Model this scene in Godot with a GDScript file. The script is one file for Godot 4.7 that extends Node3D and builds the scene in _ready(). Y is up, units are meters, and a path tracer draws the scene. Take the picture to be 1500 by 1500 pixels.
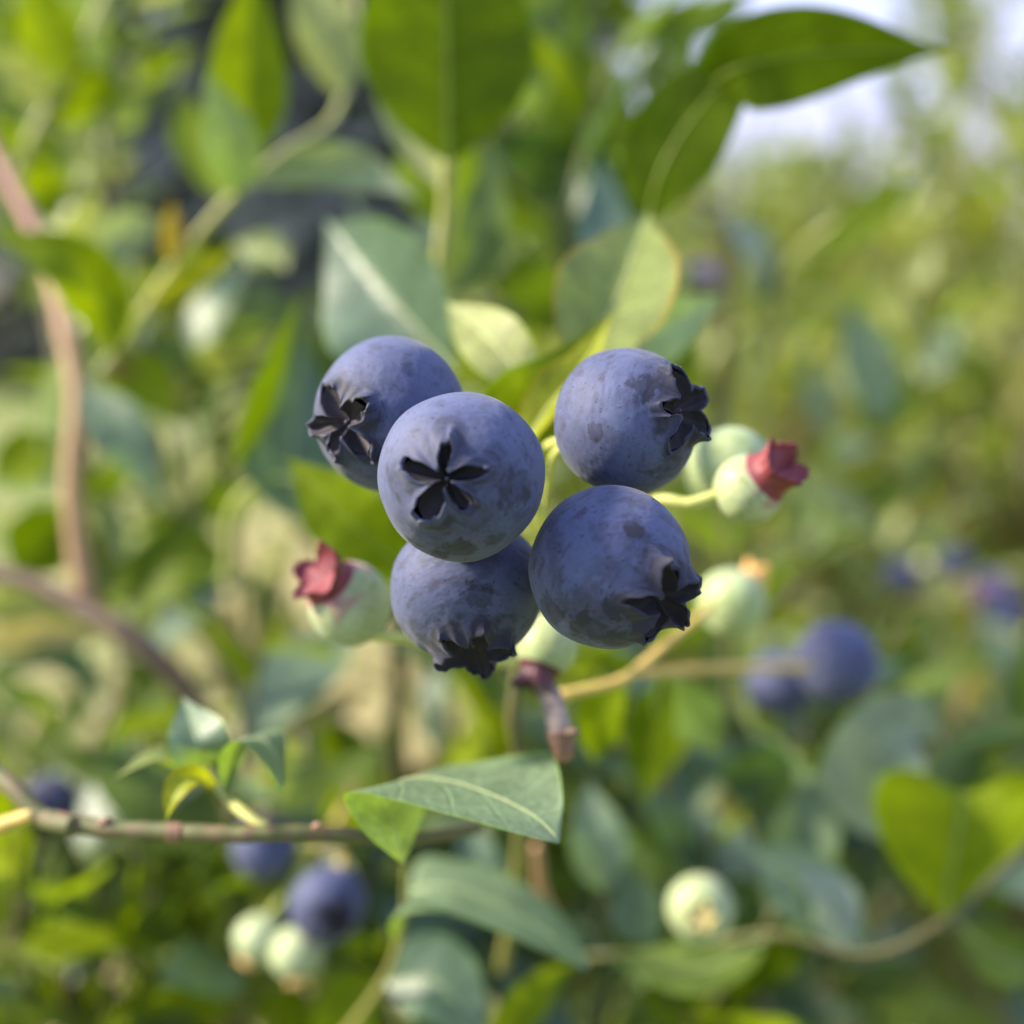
extends Node3D

const HALF := 0.4621              # tangent of half the angle of view
const EYE := Vector3(0, 1.0, 0)   # the camera is a metre above the ground
const PITCH := -14.0
var view := Basis()               # the camera's axes
var rng := RandomNumberGenerator.new()
var used := {}
var M := {}
var leaf_kinds: Array = []


# ---------------------------------------------------------------- helpers

func away(d: float) -> float:                            # how far the plants behind the cluster really stand
	return d if d < 0.108 else 0.108 + (d - 0.108) * 1.9 if d < 0.2 else 0.2828 + (d - 0.2) * 1.5


func pt(px: float, py: float, dist: float) -> Vector3:   # a place at that distance in front of the lens
	var d := away(dist)
	return EYE + view * Vector3((px - 750.0) / 750.0 * HALF * d, -(py - 750.0) / 750.0 * HALF * d, -d)


func span(px: float, d: float) -> float:                 # metres that px of the photograph cover at distance d
	return px * HALF * away(d) / 750.0


func numbered(called: String) -> String:
	var n: int = used.get(called, 0)
	used[called] = n + 1
	return called if n == 0 else "%s_%03d" % [called, n]


func thing(called: String, label: String, category: String, at := Vector3.ZERO, group := "") -> Node3D:
	var o := Node3D.new()
	o.name = numbered(called)
	add_child(o)
	o.position = at
	tag(o, label, category, group)
	return o


func tag(o: Node3D, label: String, category: String, group := "") -> void:
	o.set_meta("label", label)
	o.set_meta("category", category)
	if group:
		o.set_meta("group", group)


func obj(called: String, mesh: Mesh, mat: Material, parent: Node3D = self) -> MeshInstance3D:
	var o := MeshInstance3D.new()
	o.name = called if parent != self else numbered(called)
	o.mesh = mesh
	if mat:
		o.material_override = mat
	parent.add_child(o, true)
	return o


func lin(r: float, g: float, b: float) -> Color:
	return Color(r, g, b).linear_to_srgb()


func world_of(n: Node3D) -> Vector3:
	var p := Vector3.ZERO
	var k: Node = n
	while k is Node3D and k != self:
		p += k.position
		k = k.get_parent()
	return p


# rows of points to the arrays of one surface; front faces run clockwise
func sheet(rows: Array, uvs: Array, wrap := false, flip := false) -> Array:
	var h := rows.size()
	var w: int = rows[0].size()
	var v := PackedVector3Array()
	var uv := PackedVector2Array()
	var n := PackedVector3Array()
	var ix := PackedInt32Array()
	for r in rows:
		v.append_array(r)
	for r in uvs:
		uv.append_array(r)
	n.resize(v.size())
	for j in h - 1:
		for i in w - 1:
			var a := j * w + i
			for t in ([[a, a + 1, a + w], [a + 1, a + w + 1, a + w]] if not flip else [[a, a + w, a + 1], [a + 1, a + w, a + w + 1]]):
				ix.append_array(PackedInt32Array(t))
				var f := (v[t[2]] - v[t[0]]).cross(v[t[1]] - v[t[0]])
				n[t[0]] += f
				n[t[1]] += f
				n[t[2]] += f
	for j in h:
		if v[j * w].is_equal_approx(v[j * w + w / 2]):
			var s := Vector3.ZERO
			for i in w:
				s += n[j * w + i]
			for i in w:
				n[j * w + i] = s
		elif wrap:
			n[j * w] += n[j * w + w - 1]
			n[j * w + w - 1] = n[j * w]
	for i in n.size():
		n[i] = n[i].normalized() if n[i].length_squared() > 0.0 else Vector3.UP
	var out := []
	out.resize(Mesh.ARRAY_MAX)
	out[Mesh.ARRAY_VERTEX] = v
	out[Mesh.ARRAY_NORMAL] = n
	out[Mesh.ARRAY_TEX_UV] = uv
	out[Mesh.ARRAY_INDEX] = ix
	return out


func meshed(surfaces: Array) -> ArrayMesh:
	var m := ArrayMesh.new()
	for s in surfaces:
		m.add_surface_from_arrays(Mesh.PRIMITIVE_TRIANGLES, s)
	return m


func along(c: Array, t: float) -> Vector3:               # Catmull-Rom through the points
	var n := c.size() - 1
	var f := clampf(t, 0.0, 1.0) * n
	var i := mini(int(f), n - 1)
	var a: Vector3 = c[i]
	var b: Vector3 = c[i + 1]
	var p: Vector3 = c[i - 1] if i > 0 else a * 2.0 - b
	var q: Vector3 = c[i + 2] if i + 2 <= n else b * 2.0 - a
	return a.cubic_interpolate(b, p, q, f - i)


func tube(c: Array, r0: float, r1: float, at: Vector3, sides := 10, steps := 0, knobs := 0.0) -> ArrayMesh:
	var n := steps if steps else maxi(6, c.size() * 6)
	var rows := []
	var uvs := []
	var side := Vector3.ZERO
	for k in n + 3:
		var t := clampf(float(k - 1) / n, 0.0, 1.0)
		var p := along(c, t)
		var dir := (along(c, minf(t + 0.02, 1.0)) - along(c, maxf(t - 0.02, 0.0))).normalized()
		if side == Vector3.ZERO:
			side = dir.cross(Vector3(0.3, 0.2, 1)).normalized()
		side = (side - dir * side.dot(dir)).normalized()
		var up := dir.cross(side)
		var r := lerpf(r0, r1, t) * (1.0 + knobs * (0.5 * sin(t * 41.0) * sin(t * 17.0 + 1.0) + 0.5 * sin(t * 97.0)))
		if k == 0 or k == n + 2:
			r = 0.0
		var row := PackedVector3Array()
		var u := PackedVector2Array()
		for i in sides + 1:
			var g := TAU * i / sides
			row.append(p + (side * cos(g) + up * sin(g)) * r - at)
			u.append(Vector2(t * 4.0, float(i) / sides))
		rows.append(row)
		uvs.append(u)
	return meshed([sheet(rows, uvs, true)])


func px_tube(called: String, parent: Node3D, places: Array, w0: float, w1: float, mat: Material, knobs := 0.0) -> MeshInstance3D:
	var c := []
	for p in places:
		c.append(pt(p[0], p[1], p[2]))
	var r0 := span(w0, places[0][2]) * 0.5
	var r1 := span(w1, places[-1][2]) * 0.5
	return obj(called, tube(c, r0, r1, world_of(parent), 12, places.size() * 9, knobs), mat, parent)


# ---------------------------------------------------------------- materials

func noise(seed_: int, freq: float, octaves := 3) -> FastNoiseLite:
	var n := FastNoiseLite.new()
	n.seed = seed_
	n.noise_type = FastNoiseLite.TYPE_SIMPLEX_SMOOTH
	n.frequency = freq
	n.fractal_octaves = octaves
	return n


func stretched(n: FastNoiseLite, lo: Color, hi: Color, size := 256, points := []) -> NoiseTexture2D:
	var g := Gradient.new()
	g.set_color(0, lo)
	g.set_color(1, hi)
	for p in points:
		g.add_point(p[0], p[1])
	var t := NoiseTexture2D.new()
	t.width = size
	t.height = size
	t.seamless = true
	t.noise = n
	t.color_ramp = g
	return t


func plain(col: Color, rough := 0.6, spec := 0.5) -> StandardMaterial3D:
	var m := StandardMaterial3D.new()
	m.albedo_color = col
	m.roughness = rough
	m.metallic_specular = spec
	return m


func bark(lo: Color, hi: Color, freq := 0.02, rough := 0.7, points := []) -> StandardMaterial3D:
	var m := plain(Color.WHITE, rough)
	m.albedo_texture = stretched(noise(7, freq, 4), lo, hi, 256, points)
	m.uv1_triplanar = true
	m.uv1_world_triplanar = true
	m.uv1_scale = Vector3.ONE * 90.0
	return m


# how a leaf is marked: pale midrib and side veins, a fine net, a thin rim
func leaf_print(rim: Color, seed_: int) -> Array:
	var w := 512
	var h := 256
	var data := PackedByteArray()
	data.resize(w * h * 3)
	var high := Image.create_empty(w, h, false, Image.FORMAT_L8)
	var coarse := noise(seed_, 0.010)
	var fine := noise(seed_ + 1, 0.06, 2)
	var cells := FastNoiseLite.new()
	cells.noise_type = FastNoiseLite.TYPE_CELLULAR
	cells.cellular_return_type = FastNoiseLite.RETURN_DISTANCE2_SUB
	cells.frequency = 0.075
	for y in h:
		var s := (y + 0.5) / h * 2.0 - 1.0
		var a := absf(s)
		for x in w:
			var u := (x + 0.5) / w
			var sd := 1 if s > 0 else 0
			var q := u * 8.5 - a * 1.9 + a * a * 0.75 + sd * 0.45 + 0.12 * coarse.get_noise_2d(x, y)
			var near := absf(q - roundf(q))
			var vein := maxf(0.0, 1.0 - near / 0.055) * clampf(1.15 - a, 0.0, 1.0)
			var mid := maxf(0.0, 1.0 - a / (0.022 + 0.022 * (1.0 - u)))
			var net := clampf(1.0 - cells.get_noise_2d(x, y) * 0.5 - 0.9, 0.0, 1.0) if false else clampf(-cells.get_noise_2d(x, y) - 0.72, 0.0, 0.28) * 2.2
			var lum := 0.74 + 0.10 * coarse.get_noise_2d(x, y) + 0.09 * fine.get_noise_2d(x, y) + 0.16 * vein + 0.22 * net
			var c := Color(lum, lum, lum)
			c = c.lerp(Color(1.0, 0.97, 0.80), maxf(mid * 0.6, vein * 0.18))
			c = c.lerp(rim, smoothstep(0.90, 0.99, a + 0.03 * coarse.get_noise_2d(x * 3, 9)) * 0.75)
			if u < 0.05:
				c = c.lerp(Color(1.0, 0.95, 0.75), 0.6)
			var k := (y * w + x) * 3
			data[k] = int(clampf(c.r, 0, 1) * 255.0)
			data[k + 1] = int(clampf(c.g, 0, 1) * 255.0)
			data[k + 2] = int(clampf(c.b, 0, 1) * 255.0)
			var hh := 0.6 - 0.35 * vein - 0.5 * mid + 0.10 * fine.get_noise_2d(x, y) - 0.12 * net
			high.set_pixel(x, y, Color(hh, hh, hh))
	high.convert(Image.FORMAT_RGB8)
	high.bump_map_to_normal_map(6.0)
	return [ImageTexture.create_from_image(Image.create_from_data(w, h, false, Image.FORMAT_RGB8, data)), ImageTexture.create_from_image(high)]


func leaf_mat(col: Color, through: Color, print_: Array, rough := 0.45, shine := 0.5) -> StandardMaterial3D:
	var m := plain(col, rough, shine)
	m.albedo_texture = print_[0]
	m.normal_enabled = true
	m.normal_texture = print_[1]
	m.normal_scale = 0.7
	m.backlight_enabled = true
	m.backlight = through.linear_to_srgb()
	return m


# the waxy bloom of a ripe berry, worn off in patches: a map round the berry, spots given as [x, y, z, reach, strength]
func bloom_map(seed_: int, w: int, wear: float, spots: Array, bloom: Color, bare: Color, crown := 0.3, blush := 0.0) -> ImageTexture:
	var h := w / 2
	var data := PackedByteArray()
	data.resize(w * h * 3)
	var broad := noise(seed_, 0.9, 3)
	var patch := noise(seed_ + 1, 1.9, 5)
	var grain := noise(seed_ + 2, 9.0, 3)
	var speck := noise(seed_ + 3, 17.0, 1)
	var hue := noise(seed_ + 4, 1.3, 2)
	var streak := noise(seed_ + 5, 1.5, 4)
	for y in h:
		var phi := PI * (y + 0.5) / h
		var sp := sin(phi)
		var cp := cos(phi)
		for x in w:
			var th := TAU * (x + 0.5) / w
			var n := Vector3(sp * cos(th), cp, -sp * sin(th))
			var g := grain.get_noise_3dv(n)
			var b := 0.82 + 0.30 * broad.get_noise_3dv(n) + 0.16 * g
			var rub := streak.get_noise_3d(n.x + n.y * 1.4, n.y * 2.6 - n.x * 0.8, n.z * 1.1)
			var worn := smoothstep(0.05, 0.50, maxf(patch.get_noise_3dv(n), rub * 1.1 - 0.08) + 0.28 * g + wear)
			b -= worn * 0.44
			b -= 0.16 * (1.0 - smoothstep(0.55, 0.95, phi + 0.4 * patch.get_noise_3dv(n * 1.5)))
			b -= crown * (1.0 - smoothstep(0.30, 0.74, phi + 0.3 * patch.get_noise_3dv(n * 2.0)))
			b -= 0.5 * smoothstep(0.62, 0.80, speck.get_noise_3dv(n) + 0.10 * g)
			for s in spots:
				var d := n.distance_to(Vector3(s[0], s[1], s[2]).normalized()) / float(s[3]) + 0.6 * patch.get_noise_3dv(n * 2.0) + 0.3 * g
				b -= float(s[4]) * (1.0 - smoothstep(0.75, 1.05, d))
			b = clampf(b, 0.05, 1.0)
			var c := bare.lerp(bloom, b)
			var t := hue.get_noise_3dv(n) * 0.5 + 0.35 * worn
			c = c.lerp(Color(c.r * 1.10, c.g * 0.97, c.b * 0.95), clampf(t + 0.15, 0.0, 1.0))
			if blush > 0.0:
				c = c.lerp(Color(0.26, 0.07, 0.11), blush * (1.0 - smoothstep(0.45, 1.25, phi + 0.8 * patch.get_noise_3dv(n * 0.7))))
			c = c.linear_to_srgb()
			var k := (y * w + x) * 3
			data[k] = int(c.r * 255.0)
			data[k + 1] = int(c.g * 255.0)
			data[k + 2] = int(c.b * 255.0)
	return ImageTexture.create_from_image(Image.create_from_data(w, h, false, Image.FORMAT_RGB8, data))


func skin_mat(tex: Texture2D, rough := 0.68, sheen := 0.18) -> StandardMaterial3D:
	var m := plain(Color.WHITE, rough, 0.4)
	m.albedo_texture = tex
	m.rim_enabled = true
	m.rim = sheen
	m.rim_tint = 0.5
	var t := NoiseTexture2D.new()
	t.width = 256
	t.height = 256
	t.seamless = true
	t.as_normal_map = true
	t.bump_strength = 3.0
	t.noise = noise(91, 0.05, 3)
	m.normal_enabled = true
	m.normal_texture = t
	m.normal_scale = 0.25
	return m


func make_materials() -> void:
	var green_rim := leaf_print(Color(0.85, 0.90, 0.55), 11)
	var red_rim := leaf_print(Color(1.0, 0.72, 0.38), 31)
	var yellow := Color(1.0, 1.0, 0.10)
	M.print = green_rim
	M.glaucous = leaf_mat(lin(0.28, 0.40, 0.24), Color(0.7, 0.8, 0.08), green_rim, 0.45, 0.5)
	M.pale_glaucous = leaf_mat(lin(0.40, 0.50, 0.42), Color(0.6, 0.65, 0.2), green_rim, 0.42, 0.55)
	M.teal = leaf_mat(lin(0.13, 0.225, 0.135), Color(0.6, 0.7, 0.08), green_rim, 0.42, 0.5)
	M.mid = leaf_mat(lin(0.19, 0.29, 0.050), Color(0.9, 0.95, 0.10), green_rim, 0.5, 0.4)
	M.vivid = leaf_mat(lin(0.30, 0.42, 0.008), yellow, green_rim, 0.55, 0.25)
	M.deep = leaf_mat(lin(0.15, 0.235, 0.006), Color(0.9, 0.95, 0.05), green_rim, 0.55, 0.25)
	M.pale = leaf_mat(lin(0.48, 0.54, 0.19), Color(0.9, 0.95, 0.3), green_rim, 0.5, 0.4)
	M.rimmed = leaf_mat(lin(0.34, 0.43, 0.12), Color(0.9, 0.95, 0.15), red_rim, 0.5, 0.4)
	M.young = leaf_mat(lin(0.46, 0.52, 0.03), yellow, red_rim, 0.5, 0.3)
	M.straw = leaf_mat(lin(0.66, 0.60, 0.30), Color(0.9, 0.85, 0.4), green_rim, 0.6, 0.3)
	M.blush = leaf_mat(lin(0.52, 0.22, 0.14), Color(0.6, 0.4, 0.2), red_rim, 0.5)
	M.amber = leaf_mat(lin(0.42, 0.36, 0.05), Color(0.8, 0.7, 0.1), red_rim, 0.5)
	M.many = leaf_mat(Color.WHITE, Color(0.8, 0.85, 0.12), green_rim, 0.48)
	M.many.vertex_color_use_as_albedo = true
	M.many.normal_enabled = false
	M.rib = plain(lin(0.38, 0.42, 0.18), 0.5)
	M.dark_rib = plain(lin(0.20, 0.27, 0.02), 0.5)
	M.stalk = bark(lin(0.30, 0.36, 0.08), lin(0.50, 0.50, 0.15))
	M.twig = bark(lin(0.045, 0.055, 0.012), lin(0.12, 0.12, 0.03), 0.02, 0.7, [[0.60, lin(0.085, 0.095, 0.022)], [0.68, lin(0.11, 0.045, 0.035)]])
	M.red_twig = bark(lin(0.16, 0.06, 0.06), lin(0.34, 0.17, 0.12))
	M.scar = bark(lin(0.13, 0.07, 0.04), lin(0.26, 0.15, 0.09))
	M.husk = bark(lin(0.34, 0.27, 0.08), lin(0.48, 0.42, 0.18))
	M.cane = bark(lin(0.25, 0.145, 0.07), lin(0.42, 0.26, 0.13), 0.03)
	M.dark_cane = bark(lin(0.07, 0.045, 0.03), lin(0.14, 0.09, 0.05))
	M.grey_bark = bark(lin(0.13, 0.10, 0.085), lin(0.32, 0.26, 0.21), 0.03)
	M.ochre = bark(lin(0.35, 0.25, 0.06), lin(0.52, 0.38, 0.10))
	M.stem_dim = bark(lin(0.14, 0.15, 0.03), lin(0.24, 0.22, 0.05))
	M.green_stem = bark(lin(0.24, 0.27, 0.07), lin(0.38, 0.37, 0.12))
	M.pit = bark(lin(0.004, 0.003, 0.005), lin(0.014, 0.010, 0.016), 0.03, 0.8)
	M.lobe_inside = bark(lin(0.008, 0.005, 0.009), lin(0.034, 0.028, 0.034), 0.02, 0.75)
	M.lobe_edge = bark(lin(0.03, 0.024, 0.035), lin(0.075, 0.065, 0.09), 0.03, 0.65)
	M.red_lobe = bark(lin(0.095, 0.007, 0.011), lin(0.22, 0.042, 0.050), 0.02, 0.62)
	M.wine_lobe = bark(lin(0.03, 0.003, 0.008), lin(0.085, 0.008, 0.022), 0.02, 0.5)
	M.orange_lobe = bark(lin(0.50, 0.25, 0.06), lin(0.62, 0.42, 0.14), 0.02, 0.5)


# ---------------------------------------------------------------- berries

func turn_to(axis: Vector3) -> Basis:                    # axis in the camera's own axes; +Y of a berry is its crown
	var a := axis.normalized()
	var x := (Vector3.RIGHT - a * a.x)
	x = (x if x.length() > 0.15 else Vector3.DOWN).normalized()
	x = (x - a * x.dot(a)).normalized()
	return view * Basis(x, a, x.cross(a))


# lobes: [angle in degrees, length, width, lift, roundness]; lengths in berry radii
func berry_mesh_parts(root: Node3D, r: float, lobes: Array, o: Dictionary, skin: Material, outer: Material, inner: Material) -> void:
	var foot: float = o.get("foot", 0.5)
	var tall: float = o.get("tall", 0.90)
	var notch: float = o.get("notch", 0.14)
	var base_lift: float = o.get("lift", 0.03)
	var pit: float = o.get("pit", 0.12)
	var lump := noise(int(o.get("seed", 1)), 0.7, 2)
	var cols := 96
	var rows := []
	var uvs := []
	var phi0 := asin(foot)
	for j in 49:
		var phi := lerpf(phi0, PI, j / 48.0)
		var row := PackedVector3Array()
		var u := PackedVector2Array()
		for i in cols + 1:
			var th := TAU * i / cols
			row.append(skin_point(phi, th, tall, lump) * r)
			u.append(Vector2(float(i) / cols, phi / PI))
		rows.append(row)
		uvs.append(u)
	obj("skin", meshed([sheet(rows, uvs, true)]), skin, root)
	var calyx := Node3D.new()
	calyx.name = "calyx"
	root.add_child(calyx)
	var n := lobes.size()
	var top := skin_point(0.001, 0.0, tall, lump).y
	for k in n:
		var here: Array = lobes[k]
		var mid := deg_to_rad(here[0])
		var before := mid - fposmod(mid - deg_to_rad(lobes[(k + n - 1) % n][0]), TAU) * 0.5
		var after := mid + fposmod(deg_to_rad(lobes[(k + 1) % n][0]) - mid, TAU) * 0.5
		var outside := []
		var out_uv := []
		var inside := []
		var in_uv := []
		var steps := 28
		for j in 11:
			outside.append(PackedVector3Array())
			out_uv.append(PackedVector2Array())
		for j in 10:
			inside.append(PackedVector3Array())
			in_uv.append(PackedVector2Array())
		for i in steps + 1:
			var th := lerpf(before, mid, i / (steps * 0.5)) if i <= steps / 2 else lerpf(mid, after, (i - steps * 0.5) / (steps * 0.5))
			var dl := absf(i / (steps * 0.5) - 1.0)
			var f := 1.0 - pow(clampf(dl / float(here[2]), 0.0, 1.0), float(here[4]))
			var re := lerpf(notch, float(here[1]), f)
			var around := Vector3(cos(th), 0, -sin(th))
			var low := skin_point(phi0, th, tall, lump)
			var under := sqrt(maxf(0.0, 1.0 - minf(re, 0.98) ** 2)) * tall
			var edge := around * re + Vector3.UP * (under + lerpf(base_lift, float(here[3]), f))
			edge += Vector3(lump.get_noise_2d(th * 3.6, k * 3), lump.get_noise_2d(th * 3.6, k * 3 + 9), lump.get_noise_2d(th * 3.6, k * 3 + 20)) * 0.10 * f
			var uphill := (skin_point(phi0 - 0.04, th, tall, lump) - low).normalized()
			var ctrl := low + uphill * maxf(0.05, low.distance_to(edge) * 0.55)
			for j in 9:
				var t := j / 8.0
				var p := low.lerp(ctrl, t).lerp(ctrl.lerp(edge, t), t)
				outside[j].append(p * r)
				out_uv[j].append(Vector2(th / TAU, phi0 * (1.0 - 0.8 * t) / PI))
			for j in 2:                                      # the rounded lip
				outside[9 + j].append((edge - around * minf(0.026 * (j + 1), re * 0.4) + Vector3.UP * (0.008 - 0.016 * j)) * r)
				out_uv[9 + j].append(Vector2(th / TAU, phi0 * 0.15 / PI))
			var floor_y := top - pit
			for j in 10:
				var t := j / 9.0
				var rim_r := maxf(re - 0.052, re * 0.6)
				var y := lerpf(edge.y - 0.008, floor_y, pow(t, float(o.get("steep", 0.45))))
				inside[j].append((around * rim_r * (1.0 - t) + Vector3.UP * y) * r)
				in_uv[j].append(Vector2(th, t))
		var m := meshed([sheet(outside, out_uv, false, true), sheet(inside, in_uv, false, true)])
		var lobe := obj("calyx_lobe", m, null, calyx)
		lobe.set_surface_override_material(0, outer)
		lobe.set_surface_override_material(1, inner)
	if o.get("style", true):
		obj("style_scar", tube([Vector3(0, (top - pit) * r, 0), Vector3(0.01 * r, (top - pit + 0.10) * r, 0)], 0.035 * r, 0.02 * r, Vector3.ZERO, 8), M.lobe_edge, calyx)


func skin_point(phi: float, th: float, tall: float, lump: FastNoiseLite) -> Vector3:
	var n := Vector3(sin(phi) * cos(th), cos(phi), -sin(phi) * sin(th))
	var k := 1.0 + 0.036 * lump.get_noise_3dv(n)
	var dent := 0.06 * exp(-pow((PI - phi) / 0.22, 2.0))
	return Vector3(n.x * k, n.y * tall * k + dent, n.z * k)


func berry(label: String, px: float, py: float, rpx: float, d: float, axis: Vector3, lobes: Array, o: Dictionary, skin: Material, outer: Material, inner: Material, called := "ripe_blueberry", group := "") -> Node3D:
	var root := thing(called, label, "blueberry", pt(px, py, d), group)
	root.basis = turn_to(axis)
	berry_mesh_parts(root, span(rpx, d), lobes, o, skin, outer, inner)
	return root


func five(first: float, length: float, width: float, lift: float, roundness: float) -> Array:
	var out := []
	for k in 5:
		out.append([first + 72.0 * k + rng.randf_range(-6, 6), length * rng.randf_range(0.9, 1.1), width, lift * rng.randf_range(0.8, 1.2), roundness])
	return out


# ---------------------------------------------------------------- leaves and shoots

func blade(t: float) -> float:                           # half width along a leaf, 1 at its widest
	if t < 0.05:
		return 0.05
	var q := (t - 0.05) / 0.95
	return maxf(0.012, pow(sin(PI * pow(q, 0.82)), lerpf(0.78, 1.30, q)))


# a leaf along the places [px, py, distance] of its midrib
func leaf(parent: Node3D, places: Array, wpx: float, mat: Material, roll := 0.0, fold := 0.2, roll_end := 999.0, bow := 0.0) -> MeshInstance3D:
	var at := world_of(parent)
	var c := []
	for p in places:
		c.append(pt(p[0], p[1], p[2]))
	var dd: float = places[places.size() / 2][2]
	var width := span(wpx, dd) * 0.5
	var n := 26
	var rows := []
	var uvs := []
	var spine := []
	var ph := rng.randf() * TAU
	for k in n + 1:
		var t := float(k) / n
		var p := along(c, t)
		var dir := (along(c, minf(t + 0.01, 1.0)) - along(c, maxf(t - 0.01, 0.0))).normalized()
		var look := (p - EYE).normalized()
		var s := dir.cross(look).normalized()
		var f := s.cross(dir)
		if f.dot(look) > 0:
			f = -f
		var g := deg_to_rad(lerpf(roll, roll if roll_end > 900.0 else roll_end, t))
		var side := s * cos(g) + f * sin(g)
		var up := f * cos(g) - s * sin(g)
		var w := width * blade(t)
		var row := PackedVector3Array()
		var u := PackedVector2Array()
		for j in 11:
			var x := j / 5.0 - 1.0
			var a := absf(x)
			var q := p + side * w * x * cos(fold) + up * w * (a * sin(fold) - bow * a * a + 0.07 * a * a * sin(t * 11.0 + ph + x) + 0.02 * a * sin(t * 37.0 + ph * 2.0))
			row.append(q - at)
			u.append(Vector2(t, j / 10.0))
		rows.append(row)
		uvs.append(u)
		spine.append(p)
	var o := obj("leaf", meshed([sheet(rows, uvs)]), mat, parent)
	var thick := width * (0.018 if mat in [M.glaucous, M.rimmed, M.teal] else 0.032)
	obj("midrib", tube(spine.slice(0, n - 1), thick, thick * 0.35, at, 6, 26), M.dark_rib if mat == M.deep or mat == M.vivid else M.rib, o)
	return o


# a leaf given row by row: near edge, midrib, far edge
func shaped_leaf(parent: Node3D, edges: Array, mat: Material) -> MeshInstance3D:
	var at := world_of(parent)
	var a := []
	var b := []
	var c := []
	for e in edges:
		a.append(pt(e[0][0], e[0][1], e[0][2]))
		b.append(pt(e[1][0], e[1][1], e[1][2]))
		c.append(pt(e[2][0], e[2][1], e[2][2]))
	var rows := []
	var uvs := []
	var spine := []
	for k in 37:
		var t := k / 36.0
		var p := along(a, t)
		var q := along(b, t)
		var r := along(c, t)
		var row := PackedVector3Array()
		var u := PackedVector2Array()
		for j in 17:
			var x := j / 16.0
			var v := p.lerp(q, x * 2.0) if x < 0.5 else q.lerp(r, x * 2.0 - 1.0)
			v = v.lerp(p.lerp(q, x).lerp(q.lerp(r, x), x), 0.35)
			row.append(v - at)
			u.append(Vector2(t, x))
		rows.append(row)
		uvs.append(u)
		spine.append(q.lerp((p + q * 2.0 + r) * 0.25, 0.35))
	var o := obj("leaf", meshed([sheet(rows, uvs)]), mat, parent)
	obj("midrib", tube(spine.slice(0, 35), 0.00010, 0.00005, at, 6, 30), M.rib, o)
	return o


func make_leaf_kinds() -> void:                          # leaves one unit long, along +X, face up
	for k in 6:
		var rows := []
		var uvs := []
		var droop := [0.05, 0.18, -0.10, 0.30, 0.10, 0.22][k] as float
		var fold := [0.25, 0.10, 0.45, 0.2, 0.6, 0.05][k] as float
		var wide := [0.21, 0.24, 0.19, 0.22, 0.20, 0.26][k] as float
		for i in 11:
			var t := i / 10.0
			var row := PackedVector3Array()
			var u := PackedVector2Array()
			for j in 7:
				var x := j / 3.0 - 1.0
				var w := wide * blade(t)
				row.append(Vector3(t, -droop * t * t + absf(x) * w * sin(fold) + 0.02 * sin(t * 9.0 + k + x * 2.0), w * x * cos(fold)))
				u.append(Vector2(t, j / 6.0))
			rows.append(row)
			uvs.append(u)
		leaf_kinds.append(meshed([sheet(rows, uvs)]))


# collects leaves and stems of a bush before they become parts
func sprout(bag: Dictionary, start: Vector3, dir: Vector3, length: float, count: int, size: float, tones: Array, bend := 0.3) -> void:
	var side := dir.cross(Vector3(rng.randf_range(-1, 1), 0.2, rng.randf_range(-1, 1))).normalized()
	var c := [start, start + dir * length * 0.5 + side * length * bend * 0.25, start + dir * length + side * length * bend * 0.1]
	bag.stems.append([c, 0.0011, 0.0006])
	var turn := rng.randf() * TAU
	for k in count:
		var t := lerpf(0.12, 1.0, (k + rng.randf() * 0.4) / count)
		var p := along(c, t)
		var axis := (along(c, minf(1.0, t + 0.05)) - along(c, maxf(0.0, t - 0.05))).normalized()
		turn += 2.4 + rng.randf_range(-0.4, 0.4)
		var s := axis.cross(Vector3(0.31, 0.2, 0.93)).normalized()
		var outw := s * cos(turn) + axis.cross(s) * sin(turn)
		var lean := rng.randf_range(0.5, 1.15)
		var x := (axis * cos(lean) + outw * sin(lean)).normalized()
		var up := Vector3(rng.randf_range(-0.5, 0.5), 1.0, rng.randf_range(-0.5, 0.5))
		up = (up - x * up.dot(x)).normalized()
		var z := x.cross(up)
		var sz := size * rng.randf_range(0.65, 1.15) * (0.75 + 0.25 * sin(PI * t))
		bag.leaves.append([Transform3D(Basis(x, up, z) * sz, p), tones[rng.randi() % tones.size()], rng.randi() % leaf_kinds.size()])


func bag() -> Dictionary:
	return {"stems": [], "leaves": []}


const TONES := {"glaucous": Vector3(0.26, 0.37, 0.23), "pale_glaucous": Vector3(0.40, 0.50, 0.42), "teal": Vector3(0.13, 0.225, 0.135), "mid": Vector3(0.19, 0.29, 0.05), "vivid": Vector3(0.30, 0.42, 0.008), "deep": Vector3(0.15, 0.235, 0.006), "pale": Vector3(0.48, 0.54, 0.19), "young": Vector3(0.46, 0.52, 0.03), "rimmed": Vector3(0.27, 0.36, 0.07), "amber": Vector3(0.5, 0.33, 0.05)}


func seen(p: Vector3) -> bool:
	var q := view.transposed() * (p - EYE)
	return q.z < 0 and absf(q.x) < -q.z * HALF * 1.12 and absf(q.y) < -q.z * HALF * 1.12


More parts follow.
